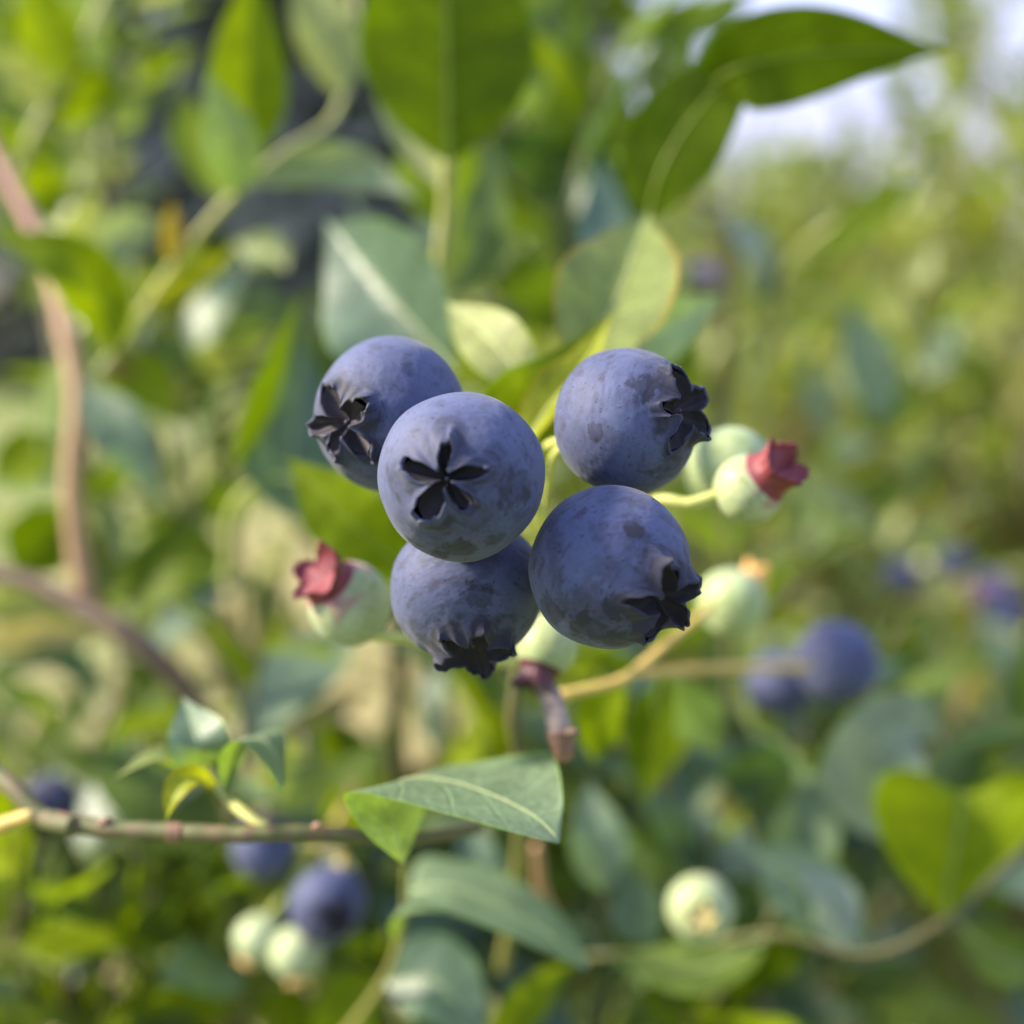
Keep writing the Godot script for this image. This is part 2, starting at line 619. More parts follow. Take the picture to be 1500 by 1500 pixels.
func grow(root: Node3D, b: Dictionary, stem_mat: Material, most := 300) -> void:
	var at := root.position
	for s in b.stems:
		obj("stem", tube(s[0], s[1], s[2], at, 6, 12), stem_mat, root)
	var far := func(e): return e[0].origin.distance_squared_to(EYE) + (0.0 if seen(e[0].origin) else 1e6)
	b.leaves.sort_custom(func(p, q): return far.call(p) < far.call(q))
	var rest: Array = b.leaves.slice(most)
	for e in b.leaves.slice(0, most):
		var o := obj("leaf", leaf_kinds[e[2]], M[e[1]], root)
		o.transform = Transform3D(e[0].basis, e[0].origin - at)
	if rest.size():
		var mm := MultiMesh.new()
		mm.transform_format = MultiMesh.TRANSFORM_3D
		mm.use_colors = true
		mm.mesh = leaf_kinds[0]
		mm.instance_count = rest.size()
		for i in rest.size():
			var v: Vector3 = TONES[rest[i][1]]
			mm.set_instance_transform(i, Transform3D(rest[i][0].basis, rest[i][0].origin - at))
			mm.set_instance_color(i, Color(v.x, v.y, v.z))
		var o := MultiMeshInstance3D.new()
		o.name = "foliage"
		o.multimesh = mm
		o.material_override = M.many
		o.set_meta("kind", "stuff")
		root.add_child(o, true)


# shoots that fill a part of a bush, rising from its canes
func fill(b: Dictionary, foot: Vector3, count: int, x0: float, x1: float, y0: float, y1: float, d0: float, d1: float, size: float, tones: Array, lean := 0.5) -> void:
	for k in count:
		var d := lerpf(d0, d1, rng.randf())
		var p := pt(lerpf(x0, x1, rng.randf()), lerpf(y0, y1, rng.randf()), d)
		var dir := Vector3(rng.randf_range(-lean, lean), 1.0, rng.randf_range(-lean, lean)).normalized()
		var length := size * rng.randf_range(1.6, 2.6)
		p -= dir * length * 0.5
		sprout(b, p, dir, length, rng.randi_range(6, 9), size, tones)
		if k % 3 == 0:
			var low := foot + Vector3(rng.randf_range(-0.06, 0.06), 0, rng.randf_range(-0.06, 0.06))
			b.stems.append([[low, low.lerp(p, 0.55) + Vector3(rng.randf_range(-0.05, 0.05), 0.08, rng.randf_range(-0.04, 0.04)), p - dir * 0.05, p], 0.004, 0.0011])


func round_bush(called: String, label: String, foot: Vector3, high: float, wide: float, shoots: int, size: float, tones: Array, group := "") -> Node3D:
	var root := thing(called, label, "bush", foot, group)
	var b := bag()
	for k in shoots:
		var g := rng.randf() * TAU
		var hgt := pow(rng.randf(), 0.7)
		var out := wide * sqrt(rng.randf_range(0.25, 1.0)) * sin(PI * clampf(0.18 + 0.58 * hgt, 0, 1))
		var p := foot + Vector3(cos(g) * out, high * (0.08 + 0.92 * hgt) * rng.randf_range(0.9, 1.0), sin(g) * out)
		var dir := Vector3(cos(g) * 0.5 * out / wide + rng.randf_range(-0.3, 0.3), 1.0, sin(g) * 0.5 * out / wide + rng.randf_range(-0.3, 0.3)).normalized()
		sprout(b, p - dir * size * 2.0, dir, size * 2.6, 9, size, tones)
		if k % 6 == 0:
			b.stems.append([[foot + Vector3(cos(g), 0, sin(g)) * 0.06, foot.lerp(p, 0.5) + Vector3.UP * 0.1, p - dir * size * 2.0], 0.006, 0.0015])
	grow(root, b, M.cane)
	return root


# ---------------------------------------------------------------- the scene

func _ready() -> void:
	rng.seed = 4
	view = Basis(Vector3.RIGHT, deg_to_rad(PITCH))
	set_camera_sky_and_sun()
	make_materials()
	make_leaf_kinds()
	build_land()
	build_far_plants()
	build_bushes()
	build_top_shoots()
	build_left_shoots()
	build_low_shoots()
	build_right_shoots()
	build_cluster()
	build_far_berries()


func set_camera_sky_and_sun() -> void:
	var cam := Camera3D.new()
	cam.name = "camera"
	add_child(cam)
	cam.position = EYE
	cam.basis = view
	var lens := CameraAttributesPhysical.new()
	lens.frustum_focal_length = 12.0 / HALF
	lens.frustum_near = 0.01
	lens.frustum_far = 400.0
	lens.frustum_focus_distance = 0.0925
	lens.exposure_aperture = 6.8
	cam.attributes = lens
	cam.current = true
	var env := Environment.new()
	env.background_mode = Environment.BG_SKY
	env.tonemap_mode = Environment.TONE_MAPPER_LINEAR
	env.tonemap_exposure = 3.4
	env.sdfgi_enabled = true
	env.ssao_enabled = true
	env.ssil_enabled = true
	var air := ProceduralSkyMaterial.new()
	air.sky_top_color = lin(0.40, 0.50, 0.84)
	air.sky_horizon_color = lin(0.41, 0.385, 0.50)
	air.sky_curve = 0.16
	air.ground_bottom_color = lin(0.16, 0.15, 0.08)
	air.ground_horizon_color = lin(0.40, 0.40, 0.36)
	air.sky_energy_multiplier = 0.86
	env.sky = Sky.new()
	env.sky.sky_material = air
	var holder := WorldEnvironment.new()
	holder.name = "air"
	holder.environment = env
	add_child(holder)
	var sun := DirectionalLight3D.new()
	sun.name = "sun"
	sun.light_energy = 1.35
	sun.light_angular_distance = 7.0
	sun.light_color = Color(1.0, 0.94, 0.86)
	sun.shadow_enabled = true
	add_child(sun)
	var towards := view * Vector3(-0.80, 0.55, 0.10)
	sun.look_at_from_position(Vector3.ZERO, -towards, Vector3.UP)


func build_land() -> void:
	var g := StandardMaterial3D.new()
	g.albedo_texture = stretched(noise(3, 0.012, 5), lin(0.07, 0.10, 0.02), lin(0.46, 0.36, 0.18), 512, [[0.5, lin(0.12, 0.17, 0.035)], [0.68, lin(0.24, 0.25, 0.09)]])
	g.uv1_triplanar = true
	g.uv1_world_triplanar = true
	g.uv1_scale = Vector3.ONE * 0.45
	g.roughness = 0.95
	var rows := []
	var uvs := []
	var bumps := noise(8, 0.35, 3)
	for j in 61:
		var row := PackedVector3Array()
		var u := PackedVector2Array()
		for i in 61:
			var x := (i - 30) / 30.0
			var z := (j - 30) / 30.0
			var p := Vector3(signf(x) * pow(absf(x), 3.0) * 300.0, 0, signf(z) * pow(absf(z), 3.0) * 300.0)
			p.y = bumps.get_noise_2d(p.x, p.z) * 0.06
			row.append(p)
			u.append(Vector2(x, z))
		rows.append(row)
		uvs.append(u)
	var land := obj("ground", meshed([sheet(rows, uvs)]), g)
	land.set_meta("kind", "structure")
	land.set_meta("label", "dry grassy ground of straw and green patches below the bushes")
	# the grass: blades in tufts, dry and green
	var blade_rows := []
	var blade_uv := []
	for j in 5:
		var t := j / 4.0
		var row := PackedVector3Array([Vector3(-0.02 * (1.0 - t), t, t * t * 0.4), Vector3(0, t, t * t * 0.4 + 0.006), Vector3(0.02 * (1.0 - t), t, t * t * 0.4)])
		blade_rows.append(row)
		blade_uv.append(PackedVector2Array([Vector2(t, 0), Vector2(t, 0.5), Vector2(t, 1)]))
	var mm := MultiMesh.new()
	mm.transform_format = MultiMesh.TRANSFORM_3D
	mm.use_colors = true
	mm.mesh = meshed([sheet(blade_rows, blade_uv)])
	mm.instance_count = 48000
	var dry := noise(21, 0.9, 3)
	for i in mm.instance_count:
		var far := 0.7 + 9.0 * pow(rng.randf(), 1.7)
		var g2 := rng.randf_range(-0.75, 0.75)
		var p := Vector3(sin(g2) * far, 0, -cos(g2) * far)
		p.y = bumps.get_noise_2d(p.x, p.z) * 0.06 - 0.01
		var hgt := rng.randf_range(0.05, 0.16)
		var basis_ := Basis(Vector3.UP, rng.randf() * TAU) * Basis(Vector3.RIGHT, rng.randf_range(-0.2, 0.9))
		mm.set_instance_transform(i, Transform3D(basis_.scaled_local(Vector3(hgt * 1.6, hgt, hgt)), p))
		var q := dry.get_noise_2d(p.x, p.z) + rng.randf_range(-0.3, 0.3) + (0.55 if p.x < -0.02 and absf(p.x + 0.26 * far) < 0.42 else -0.3)
		mm.set_instance_color(i, Color(0.70, 0.57, 0.36) if q > 0.0 else Color(0.20, 0.29, 0.05))
	var grass := MultiMeshInstance3D.new()
	grass.name = "grass"
	grass.multimesh = mm
	var gm := plain(Color.WHITE, 0.8, 0.3)
	gm.vertex_color_use_as_albedo = true
	gm.backlight_enabled = true
	gm.backlight = Color(0.5, 0.5, 0.2)
	grass.material_override = gm
	add_child(grass)
	grass.set_meta("kind", "stuff")
	grass.set_meta("label", "short dry and green grass blades covering the ground")
	grass.set_meta("category", "grass")


func build_far_plants() -> void:
	# the dark wood behind on the left
	var dark := leaf_mat(Color.WHITE, Color(0.2, 0.25, 0.1), M.print, 0.8, 0.2)
	dark.vertex_color_use_as_albedo = true
	var trunk_mat := bark(lin(0.03, 0.025, 0.02), lin(0.07, 0.06, 0.05))
	var where := [[-4.6, -9.0, 5.4], [-3.2, -8.2, 5.0], [-2.0, -8.8, 5.2], [-0.9, -9.4, 4.6], [0.3, -10.6, 4.0]]
	var words := ["dark conifer at the edge of the wood, leftmost of five", "dark conifer second from the left, behind the pale shoot", "dark conifer behind the gap between the pale leaves", "dark conifer behind the tall central leaf", "dark conifer lowest of the row, next to the bright sky"]
	for k in where.size():
		var w: Array = where[k]
		var foot := Vector3(w[0], 0, w[1])
		var t := thing("dark_tree", words[k], "tree", foot, "dark trees beyond the bushes")
		obj("trunk", tube([foot, foot + Vector3(0.1, w[2] * 0.5, 0), foot + Vector3(0, w[2], 0)], 0.16, 0.03, foot, 9), trunk_mat, t)
		var mm := MultiMesh.new()
		mm.transform_format = MultiMesh.TRANSFORM_3D
		mm.use_colors = true
		mm.mesh = leaf_kinds[1]
		mm.instance_count = 1700
		for i in mm.instance_count:
			var hgt := pow(rng.randf(), 1.2)
			var g := rng.randf() * TAU
			var out := (1.35 * (1.0 - 0.75 * hgt)) * sqrt(rng.randf()) * (0.8 + 0.3 * sin(g * 3.0 + hgt * 21.0))
			var tone := rng.randf_range(0.4, 1.9)
			mm.set_instance_color(i, Color(0.20, 0.21, 0.18) * tone)
			var x := Vector3(cos(g), rng.randf_range(-0.5, 0.2), sin(g)).normalized()
			var up := Vector3(cos(g) + rng.randf_range(-0.8, 0.8), rng.randf_range(0.2, 1.0), sin(g) + rng.randf_range(-0.8, 0.8))
			x = (Vector3(-sin(g), rng.randf_range(-0.9, 0.5), cos(g))).normalized()
			up = (up - x * up.dot(x)).normalized()
			mm.set_instance_transform(i, Transform3D(Basis(x, up, x.cross(up)) * rng.randf_range(0.28, 0.6), Vector3(cos(g) * out, 0.15 + hgt * w[2], sin(g) * out)))
		var o := MultiMeshInstance3D.new()
		o.name = "crown"
		o.multimesh = mm
		o.material_override = dark
		o.set_meta("kind", "stuff")
		t.add_child(o)


func build_bushes() -> void:
	# the row that runs away on the right
	var tones := ["mid", "vivid", "vivid", "glaucous", "rimmed", "pale", "pale", "pale", "mid", "young"]
	var row := "blueberry bushes of the row on the right"
	round_bush("row_bush", "large leafy green bush at the right edge under the sky, nearest of the row", Vector3(0.78, 0, -1.30), 1.22, 0.46, 360, 0.06, tones, row)
	round_bush("row_bush", "yellow green bush behind the pink and green unripe berries", Vector3(0.32, 0, -1.45), 0.93, 0.42, 360, 0.06, tones + ["young", "pale"], row)
	round_bush("row_bush", "tall green bush closing the gap to the sky behind the right edge", Vector3(1.40, 0, -2.5), 1.75, 0.70, 380, 0.075, tones, row)
	round_bush("row_bush", "far green bush below the bright patch of sky", Vector3(0.72, 0, -2.9), 1.22, 0.65, 380, 0.075, tones, row)
	round_bush("row_bush", "smallest far bush of the row, between the tall leaf and the sky", Vector3(0.55, 0, -4.6), 1.40, 0.9, 380, 0.09, tones, row)
	# the bush that carries the berries: its own shoots behind the cluster
	var foot := Vector3(0.02, 0, -0.38)
	var root := thing("berry_bush", "leafy blueberry bush filling the space behind the sharp berry cluster", "bush", foot)
	var b := bag()
	fill(b, foot, 24, 820, 1500, 1050, 1500, 0.165, 0.26, 0.040, ["teal", "teal", "glaucous", "mid", "vivid", "deep"])
	fill(b, foot, 24, 0, 560, 1230, 1520, 0.165, 0.26, 0.040, ["teal", "deep", "mid", "vivid", "vivid", "rimmed", "glaucous"])
	fill(b, foot, 14, 520, 860, 1250, 1520, 0.17, 0.26, 0.040, ["teal", "deep", "mid", "vivid"])
	fill(b, foot, 10, 760, 1020, 20, 420, 0.22, 0.36, 0.042, ["mid", "vivid", "teal", "deep"])
	fill(b, foot, 9, 620, 900, 330, 600, 0.18, 0.28, 0.040, ["glaucous", "teal", "mid", "vivid"])
	fill(b, foot, 15, 980, 1400, 480, 1000, 0.26, 0.5, 0.042, ["glaucous", "mid", "vivid", "pale"])
	fill(b, foot, 9, -20, 180, 20, 420, 0.20, 0.32, 0.040, ["vivid", "pale", "mid", "glaucous"])
	fill(b, foot, 6, 130, 480, 560, 800, 0.20, 0.34, 0.040, ["teal", "glaucous", "mid", "deep"])
	fill(b, foot, 6, 0, 460, 1020, 1180, 0.20, 0.36, 0.040, ["deep", "teal", "mid"])
	fill(b, foot, 5, 480, 760, 560, 900, 0.19, 0.32, 0.040, ["teal", "mid", "deep"])
	fill(b, foot, 6, 0, 480, 560, 1000, 0.20, 0.34, 0.040, ["vivid", "rimmed", "pale", "mid", "vivid"])
	fill(b, foot, 6, 0, 560, 1280, 1520, 0.16, 0.22, 0.040, ["vivid", "rimmed", "mid", "glaucous"])
	grow(root, b, M.twig)


func build_top_shoots() -> void:
	var s := thing("leafy_shoot", "upright shoot above the berries with a large dark leaf seen from below", "shoot", pt(645, 600, 0.150))
	px_tube("stem", s, [[660, 620, 0.152], [640, 520, 0.150], [645, 400, 0.146], [655, 300, 0.143], [656, 235, 0.140]], 22, 24, M.green_stem)
	leaf(s, [[656, 250, 0.140], [655, 120, 0.138], [652, -30, 0.136], [640, -260, 0.134]], 262, M.deep, 6, 0.18)
	leaf(s, [[652, 285, 0.143], [600, 205, 0.146], [535, 85, 0.152]], 62, M.pale, 25, 0.3)
	leaf(s, [[648, 440, 0.147], [705, 340, 0.150], [722, 205, 0.155]], 84, M.mid, 10, 0.25)
	leaf(s, [[668, 545, 0.138], [575, 440, 0.141], [476, 322, 0.148]], 225, M.teal, -18, 0.45)
	leaf(s, [[640, 450, 0.152], [590, 395, 0.155], [520, 350, 0.16]], 70, M.vivid, 20, 0.2)
	s = thing("leafy_shoot", "short shoot between the two upper ripe berries with orange rimmed leaves", "shoot", pt(760, 650, 0.118))
	px_tube("stem", s, [[770, 760, 0.124], [752, 690, 0.120], [770, 620, 0.119], [850, 520, 0.119]], 8, 6, M.stem_dim)
	leaf(s, [[790, 590, 0.117], [720, 500, 0.119], [653, 443, 0.124]], 98, M.pale, 10, 0.2)
	leaf(s, [[745, 690, 0.112], [800, 600, 0.114], [850, 540, 0.115], [902, 452, 0.118]], 80, M.young, -35, 0.5)
	leaf(s, [[845, 560, 0.118], [905, 430, 0.121], [950, 306, 0.126]], 190, M.rimmed, -14, 0.42)
	leaf(s, [[690, 730, 0.115], [750, 640, 0.115], [815, 570, 0.116], [880, 470, 0.119]], 150, M.vivid, 0, 0.2)
	leaf(s, [[880, 540, 0.130], [960, 490, 0.132], [1060, 430, 0.138]], 100, M.glaucous, 15, 0.2)
	s = thing("leafy_shoot", "shoot whose one long dark leaf arches across the sky at the upper right", "shoot", pt(940, 420, 0.150))
	px_tube("stem", s, [[925, 450, 0.155], [932, 390, 0.148], [946, 318, 0.136]], 12, 12, M.stem_dim)
	leaf(s, [[944, 335, 0.136], [972, 240, 0.134], [1040, 140, 0.133], [1160, 36, 0.133]], 142, M.deep, -6, 0.06)
	leaf(s, [[1030, 130, 0.134], [1090, 96, 0.131], [1230, 74, 0.130], [1392, 74, 0.129]], 140, M.deep, 8, 0.08)
	leaf(s, [[925, 450, 0.155], [890, 350, 0.16], [880, 230, 0.165]], 95, M.teal, 20, 0.2)
	leaf(s, [[1010, 120, 0.21], [960, 70, 0.21], [890, 60, 0.21]], 60, M.mid, 10, 0.2)
	leaf(s, [[1000, 40, 0.22], [1050, 20, 0.22], [1110, -20, 0.22]], 60, M.mid, 10, 0.2)
	leaf(s, [[820, 60, 0.21], [800, 10, 0.21], [850, -60, 0.21]], 80, M.mid, 10, 0.2)
	leaf(s, [[900, 300, 0.19], [860, 160, 0.19], [850, 40, 0.19]], 130, M.deep, 10, 0.2)


func build_left_shoots() -> void:
	var s := thing("leafy_shoot", "pale shoot rising from the brown cane to the top left with bright leaves", "shoot", pt(150, 545, 0.168))
	px_tube("stem", s, [[140, 560, 0.170], [195, 480, 0.166], [265, 378, 0.162], [345, 285, 0.158], [415, 225, 0.160], [490, 170, 0.166], [520, 60, 0.170], [515, -60, 0.174]], 16, 9, M.green_stem)
	leaf(s, [[372, 240, 0.158], [366, 110, 0.155], [372, -60, 0.152]], 118, M.vivid, -8, 0.3)
	leaf(s, [[505, 150, 0.168], [478, 50, 0.168], [430, -80, 0.170]], 104, M.pale, 15, 0.3)
	leaf(s, [[345, 292, 0.156], [337, 210, 0.153], [300, 100, 0.150]], 88, M.glaucous, 12, 0.3)
	leaf(s, [[362, 272, 0.156], [470, 240, 0.152], [540, 248, 0.150], [616, 292, 0.148]], 84, M.pale_glaucous, 35, 0.2)
	leaf(s, [[210, 462, 0.165], [275, 412, 0.163], [350, 355, 0.161]], 44, M.young, 40, 0.2)
	leaf(s, [[258, 392, 0.162], [250, 345, 0.161], [252, 290, 0.160]], 38, M.amber, 20, 0.3)
	leaf(s, [[330, 300, 0.165], [285, 210, 0.168], [270, 130, 0.172]], 70, M.vivid, 10, 0.2)
	leaf(s, [[420, 395, 0.17], [390, 370, 0.172], [340, 355, 0.176]], 60, M.mid, 10, 0.2)
	s = thing("leafy_shoot", "brown cane at the left edge turning red at its top, broad leaves round it", "shoot", pt(125, 890, 0.165))
	px_tube("stem", s, [[128, 892, 0.165], [112, 790, 0.165], [106, 690, 0.165], [114, 590, 0.166], [98, 490, 0.168], [76, 400, 0.171]], 32, 25, M.cane, 0.09)
	px_tube("stem", s, [[78, 408, 0.171], [48, 330, 0.175], [5, 250, 0.180], [-40, 160, 0.185]], 25, 20, M.red_twig)
	px_tube("side_twig", s, [[112, 590, 0.166], [140, 555, 0.167], [168, 520, 0.168]], 22, 16, M.green_stem)
	leaf(s, [[166, 525, 0.150], [150, 440, 0.148], [90, 378, 0.146], [-20, 338, 0.146]], 104, M.vivid, -30, 0.35, 25)
	leaf(s, [[160, 520, 0.152], [165, 450, 0.150], [120, 390, 0.150]], 70, M.pale, 20, 0.2)
	leaf(s, [[110, 420, 0.168], [125, 345, 0.166], [145, 278, 0.166]], 74, M.pale, 12, 0.2)
	leaf(s, [[145, 395, 0.166], [188, 335, 0.165], [240, 320, 0.164]], 80, M.pale_glaucous, 30, 0.2)
	leaf(s, [[120, 560, 0.160], [180, 640, 0.158], [238, 738, 0.158]], 86, M.glaucous, -15, 0.3)
	leaf(s, [[170, 530, 0.168], [215, 560, 0.168], [265, 620, 0.168]], 84, M.vivid, 5, 0.2)
	leaf(s, [[150, 555, 0.168], [180, 545, 0.168], [215, 548, 0.168]], 26, M.blush, 20, 0.2)
	leaf(s, [[112, 735, 0.168], [70, 790, 0.170], [20, 850, 0.174]], 120, M.deep, -10, 0.2)
	leaf(s, [[104, 500, 0.172], [90, 600, 0.176], [70, 740, 0.180]], 78, M.pale_glaucous, -20, 0.2)
	leaf(s, [[85, 640, 0.175], [35, 670, 0.178], [-20, 700, 0.18]], 80, M.vivid, 10, 0.2)
	s = thing("leafy_shoot", "thin pale shoot in the upper left corner with yellow green leaves", "shoot", pt(25, 250, 0.185))
	px_tube("stem", s, [[20, 265, 0.186], [60, 180, 0.184], [105, 105, 0.182], [165, -30, 0.182]], 20, 13, M.green_stem)
	leaf(s, [[100, 120, 0.180], [70, 45, 0.178], [40, -60, 0.176]], 98, M.vivid, 10, 0.3)
	leaf(s, [[66, 190, 0.184], [130, 130, 0.184], [196, 152, 0.184]], 84, M.vivid, 20, 0.2)
	leaf(s, [[40, 230, 0.186], [60, 280, 0.19], [90, 330, 0.19]], 90, M.vivid, 0, 0.2)
	leaf(s, [[80, 150, 0.184], [30, 110, 0.182], [-30, 90, 0.18]], 74, M.pale, 20, 0.2)
	s = thing("leafy_shoot", "drooping leaves between the left berry and the brown cane, one edge on", "shoot", pt(350, 800, 0.150))
	px_tube("stem", s, [[330, 860, 0.155], [340, 740, 0.150], [420, 700, 0.148], [520, 790, 0.138], [620, 850, 0.130]], 9, 8, M.stalk)
	leaf(s, [[340, 700, 0.148], [385, 570, 0.145], [440, 430, 0.144]], 64, M.deep, 50, 0.2)
	leaf(s, [[440, 770, 0.150], [428, 650, 0.150], [452, 500, 0.152]], 150, M.teal, 8, 0.25)
	leaf(s, [[615, 850, 0.128], [515, 765, 0.127], [420, 668, 0.128]], 128, M.vivid, -12, 0.25)
	leaf(s, [[330, 840, 0.165], [250, 830, 0.165], [150, 880, 0.168]], 130, M.deep, 30, 0.2)
	s = thing("weed_tuft", "tuft of pale straw coloured blades fanning out behind the rosette", "weed", pt(388, 1080, 0.215))
	for e in [[262, 905, 46, 20], [318, 868, 40, 10], [352, 840, 34, -10], [432, 868, 44, 15], [470, 930, 40, -15], [545, 1010, 44, 20], [300, 980, 36, 5]]:
		leaf(s, [[388, 1080, 0.215], [(388 + e[0]) * 0.5 + e[3], (1080 + e[1]) * 0.5 - 10, 0.217], [e[0], e[1], 0.222]], e[2], M.straw, e[3], 0.3)
	s = thing("leafy_shoot", "pale leaves lying flat at the left edge under the dark twig", "shoot", pt(20, 960, 0.185))
	px_tube("stem", s, [[-60, 985, 0.186], [20, 965, 0.185], [70, 950, 0.185]], 12, 8, M.green_stem)
	leaf(s, [[-40, 950, 0.185], [60, 925, 0.184], [168, 935, 0.184]], 66, M.straw, 40, 0.2)
	leaf(s, [[-60, 900, 0.190], [20, 885, 0.190], [110, 905, 0.190]], 60, M.pale, 30, 0.2)
	leaf(s, [[-40, 985, 0.184], [60, 965, 0.184], [150, 962, 0.184]], 34, M.teal, 40, 0.2)
	s = thing("bare_twig", "dark leafless twig slanting down from the left edge under the cane", "twig", pt(110, 885, 0.160))
	px_tube("stem", s, [[-30, 832, 0.162], [50, 856, 0.161], [112, 886, 0.160], [190, 930, 0.159], [262, 1000, 0.160], [320, 1090, 0.163], [350, 1200, 0.168]], 26, 36, M.dark_cane, 0.05)


func build_low_shoots() -> void:
	var s := thing("leafy_shoot", "olive twig at the lower left carrying a rosette and the one sharp leaf", "shoot", pt(75, 1205, 0.113))
	px_tube("stem", s, [[-30, 1115, 0.116], [20, 1155, 0.114], [66, 1200, 0.113], [110, 1210, 0.112]], 27, 28, M.twig)
	px_tube("leaf_scar", s, [[150, 1206, 0.1118], [158, 1200, 0.1116]], 16, 8, M.scar)
	px_tube("leaf_scar", s, [[462, 1212, 0.1108], [470, 1207, 0.1106]], 15, 7, M.scar)
	px_tube("stem", s, [[66, 1200, 0.113], [160, 1214, 0.112], [255, 1219, 0.1115], [340, 1222, 0.111], [420, 1220, 0.111], [540, 1226, 0.112], [610, 1228, 0.114], [700, 1212, 0.120]], 28, 20, M.twig, 0.09)
	px_tube("bark_ring", s, [[248, 1219, 0.1114], [266, 1220, 0.1114]], 30, 29, M.scar)
	px_tube("bark_ring", s, [[86, 1205, 0.1126], [112, 1210, 0.1124]], 29.5, 29.5, M.scar)
	px_tube("bud", s, [[-25, 1222, 0.114], [10, 1206, 0.1135], [40, 1196, 0.113], [48, 1194, 0.113]], 24, 20, M.ochre, 0.08)
	px_tube("side_twig", s, [[400, 1216, 0.111], [362, 1195, 0.112], [335, 1168, 0.114], [312, 1135, 0.116]], 14, 20, M.green_stem)
	leaf(s, [[300, 1122, 0.116], [290, 1090, 0.114], [268, 1020, 0.117]], 96, M.glaucous, 8, 0.45)
	shaped_leaf(s, [[[330, 1170, 0.114], [334, 1172, 0.114], [338, 1170, 0.114]], [[320, 1125, 0.111], [338, 1125, 0.114], [352, 1122, 0.116]], [[326, 1098, 0.110], [348, 1088, 0.113], [372, 1080, 0.117]], [[350, 1086, 0.109], [380, 1082, 0.113], [412, 1070, 0.118]], [[385, 1120, 0.109], [402, 1105, 0.112], [420, 1090, 0.116]], [[408, 1158, 0.110], [412, 1156, 0.110], [416, 1150, 0.111]]], M.glaucous)
	leaf(s, [[322, 1150, 0.113], [282, 1140, 0.110], [255, 1165, 0.109], [242, 1205, 0.109]], 46, M.young, 30, 0.4)
	leaf(s, [[305, 1130, 0.116], [240, 1104, 0.115], [165, 1140, 0.114]], 34, M.rimmed, 45, 0.3)
	leaf(s, [[310, 1128, 0.117], [270, 1112, 0.118], [215, 1105, 0.119]], 40, M.vivid, 30, 0.3)
	shaped_leaf(s, [
		[[588, 1264, 0.110], [591, 1266, 0.110], [594, 1264, 0.110]],
		[[540, 1226, 0.1065], [580, 1222, 0.109], [612, 1212, 0.113]],
		[[508, 1182, 0.1045], [566, 1176, 0.110], [632, 1160, 0.116]],
		[[512, 1160, 0.1035], [590, 1142, 0.110], [640, 1126, 0.117]],
		[[590, 1176, 0.1020], [652, 1142, 0.109], [700, 1116, 0.117]],
		[[680, 1200, 0.1015], [720, 1168, 0.107], [766, 1104, 0.115]],
		[[760, 1222, 0.1015], [776, 1200, 0.104], [808, 1104, 0.113]],
		[[802, 1232, 0.1020], [806, 1222, 0.103], [824, 1160, 0.108]],
		[[818, 1236, 0.1025], [819, 1234, 0.1026], [821, 1228, 0.1032]]], M.glaucous)
	# the shoot below the sharp leaf
	s = thing("leafy_shoot", "low shoot whose broad blue green leaf lies just below the sharp leaf", "shoot", pt(600, 1400, 0.130))
	px_tube("stem", s, [[470, 1560, 0.150], [560, 1440, 0.140], [590, 1350, 0.132], [592, 1262, 0.116]], 12, 10, M.stem_dim)
	shaped_leaf(s, [
		[[575, 1372, 0.130], [580, 1372, 0.130], [585, 1370, 0.130]],
		[[576, 1345, 0.124], [605, 1310, 0.130], [612, 1262, 0.138]],
		[[640, 1335, 0.122], [660, 1300, 0.129], [676, 1262, 0.138]],
		[[720, 1360, 0.122], [735, 1330, 0.128], [760, 1290, 0.136]],
		[[800, 1395, 0.123], [805, 1372, 0.127], [826, 1345, 0.133]],
		[[858, 1420, 0.126], [860, 1416, 0.126], [864, 1410, 0.127]]], M.glaucous)
	leaf(s, [[560, 1440, 0.142], [640, 1440, 0.140], [720, 1540, 0.138]], 130, M.teal, -10, 0.2)
	leaf(s, [[700, 1560, 0.15], [765, 1470, 0.15], [850, 1400, 0.152]], 74, M.vivid, 30, 0.3)
	leaf(s, [[560, 1430, 0.15], [510, 1480, 0.15], [460, 1590, 0.15]], 100, M.vivid, 0, 0.2)
	s = thing("leafy_shoot", "two upright stems, olive and brown, under the tip of the sharp leaf", "shoot", pt(760, 1330, 0.140))
	px_tube("stem", s, [[735, 1420, 0.150], [752, 1320, 0.142], [762, 1200, 0.134], [752, 1060, 0.128]], 18, 13, M.stem_dim)
	px_tube("stem", s, [[830, 1380, 0.150], [795, 1310, 0.145], [786, 1240, 0.140]], 20, 15, M.cane)
	leaf(s, [[885, 1310, 0.150], [874, 1230, 0.150], [862, 1140, 0.152]], 92, M.glaucous, 15, 0.25)
	leaf(s, [[720, 1330, 0.150], [700, 1270, 0.150], [690, 1190, 0.152]], 80, M.teal, 0, 0.3)
	leaf(s, [[950, 1390, 0.150], [930, 1330, 0.150], [905, 1260, 0.150]], 80, M.teal, 0, 0.3)


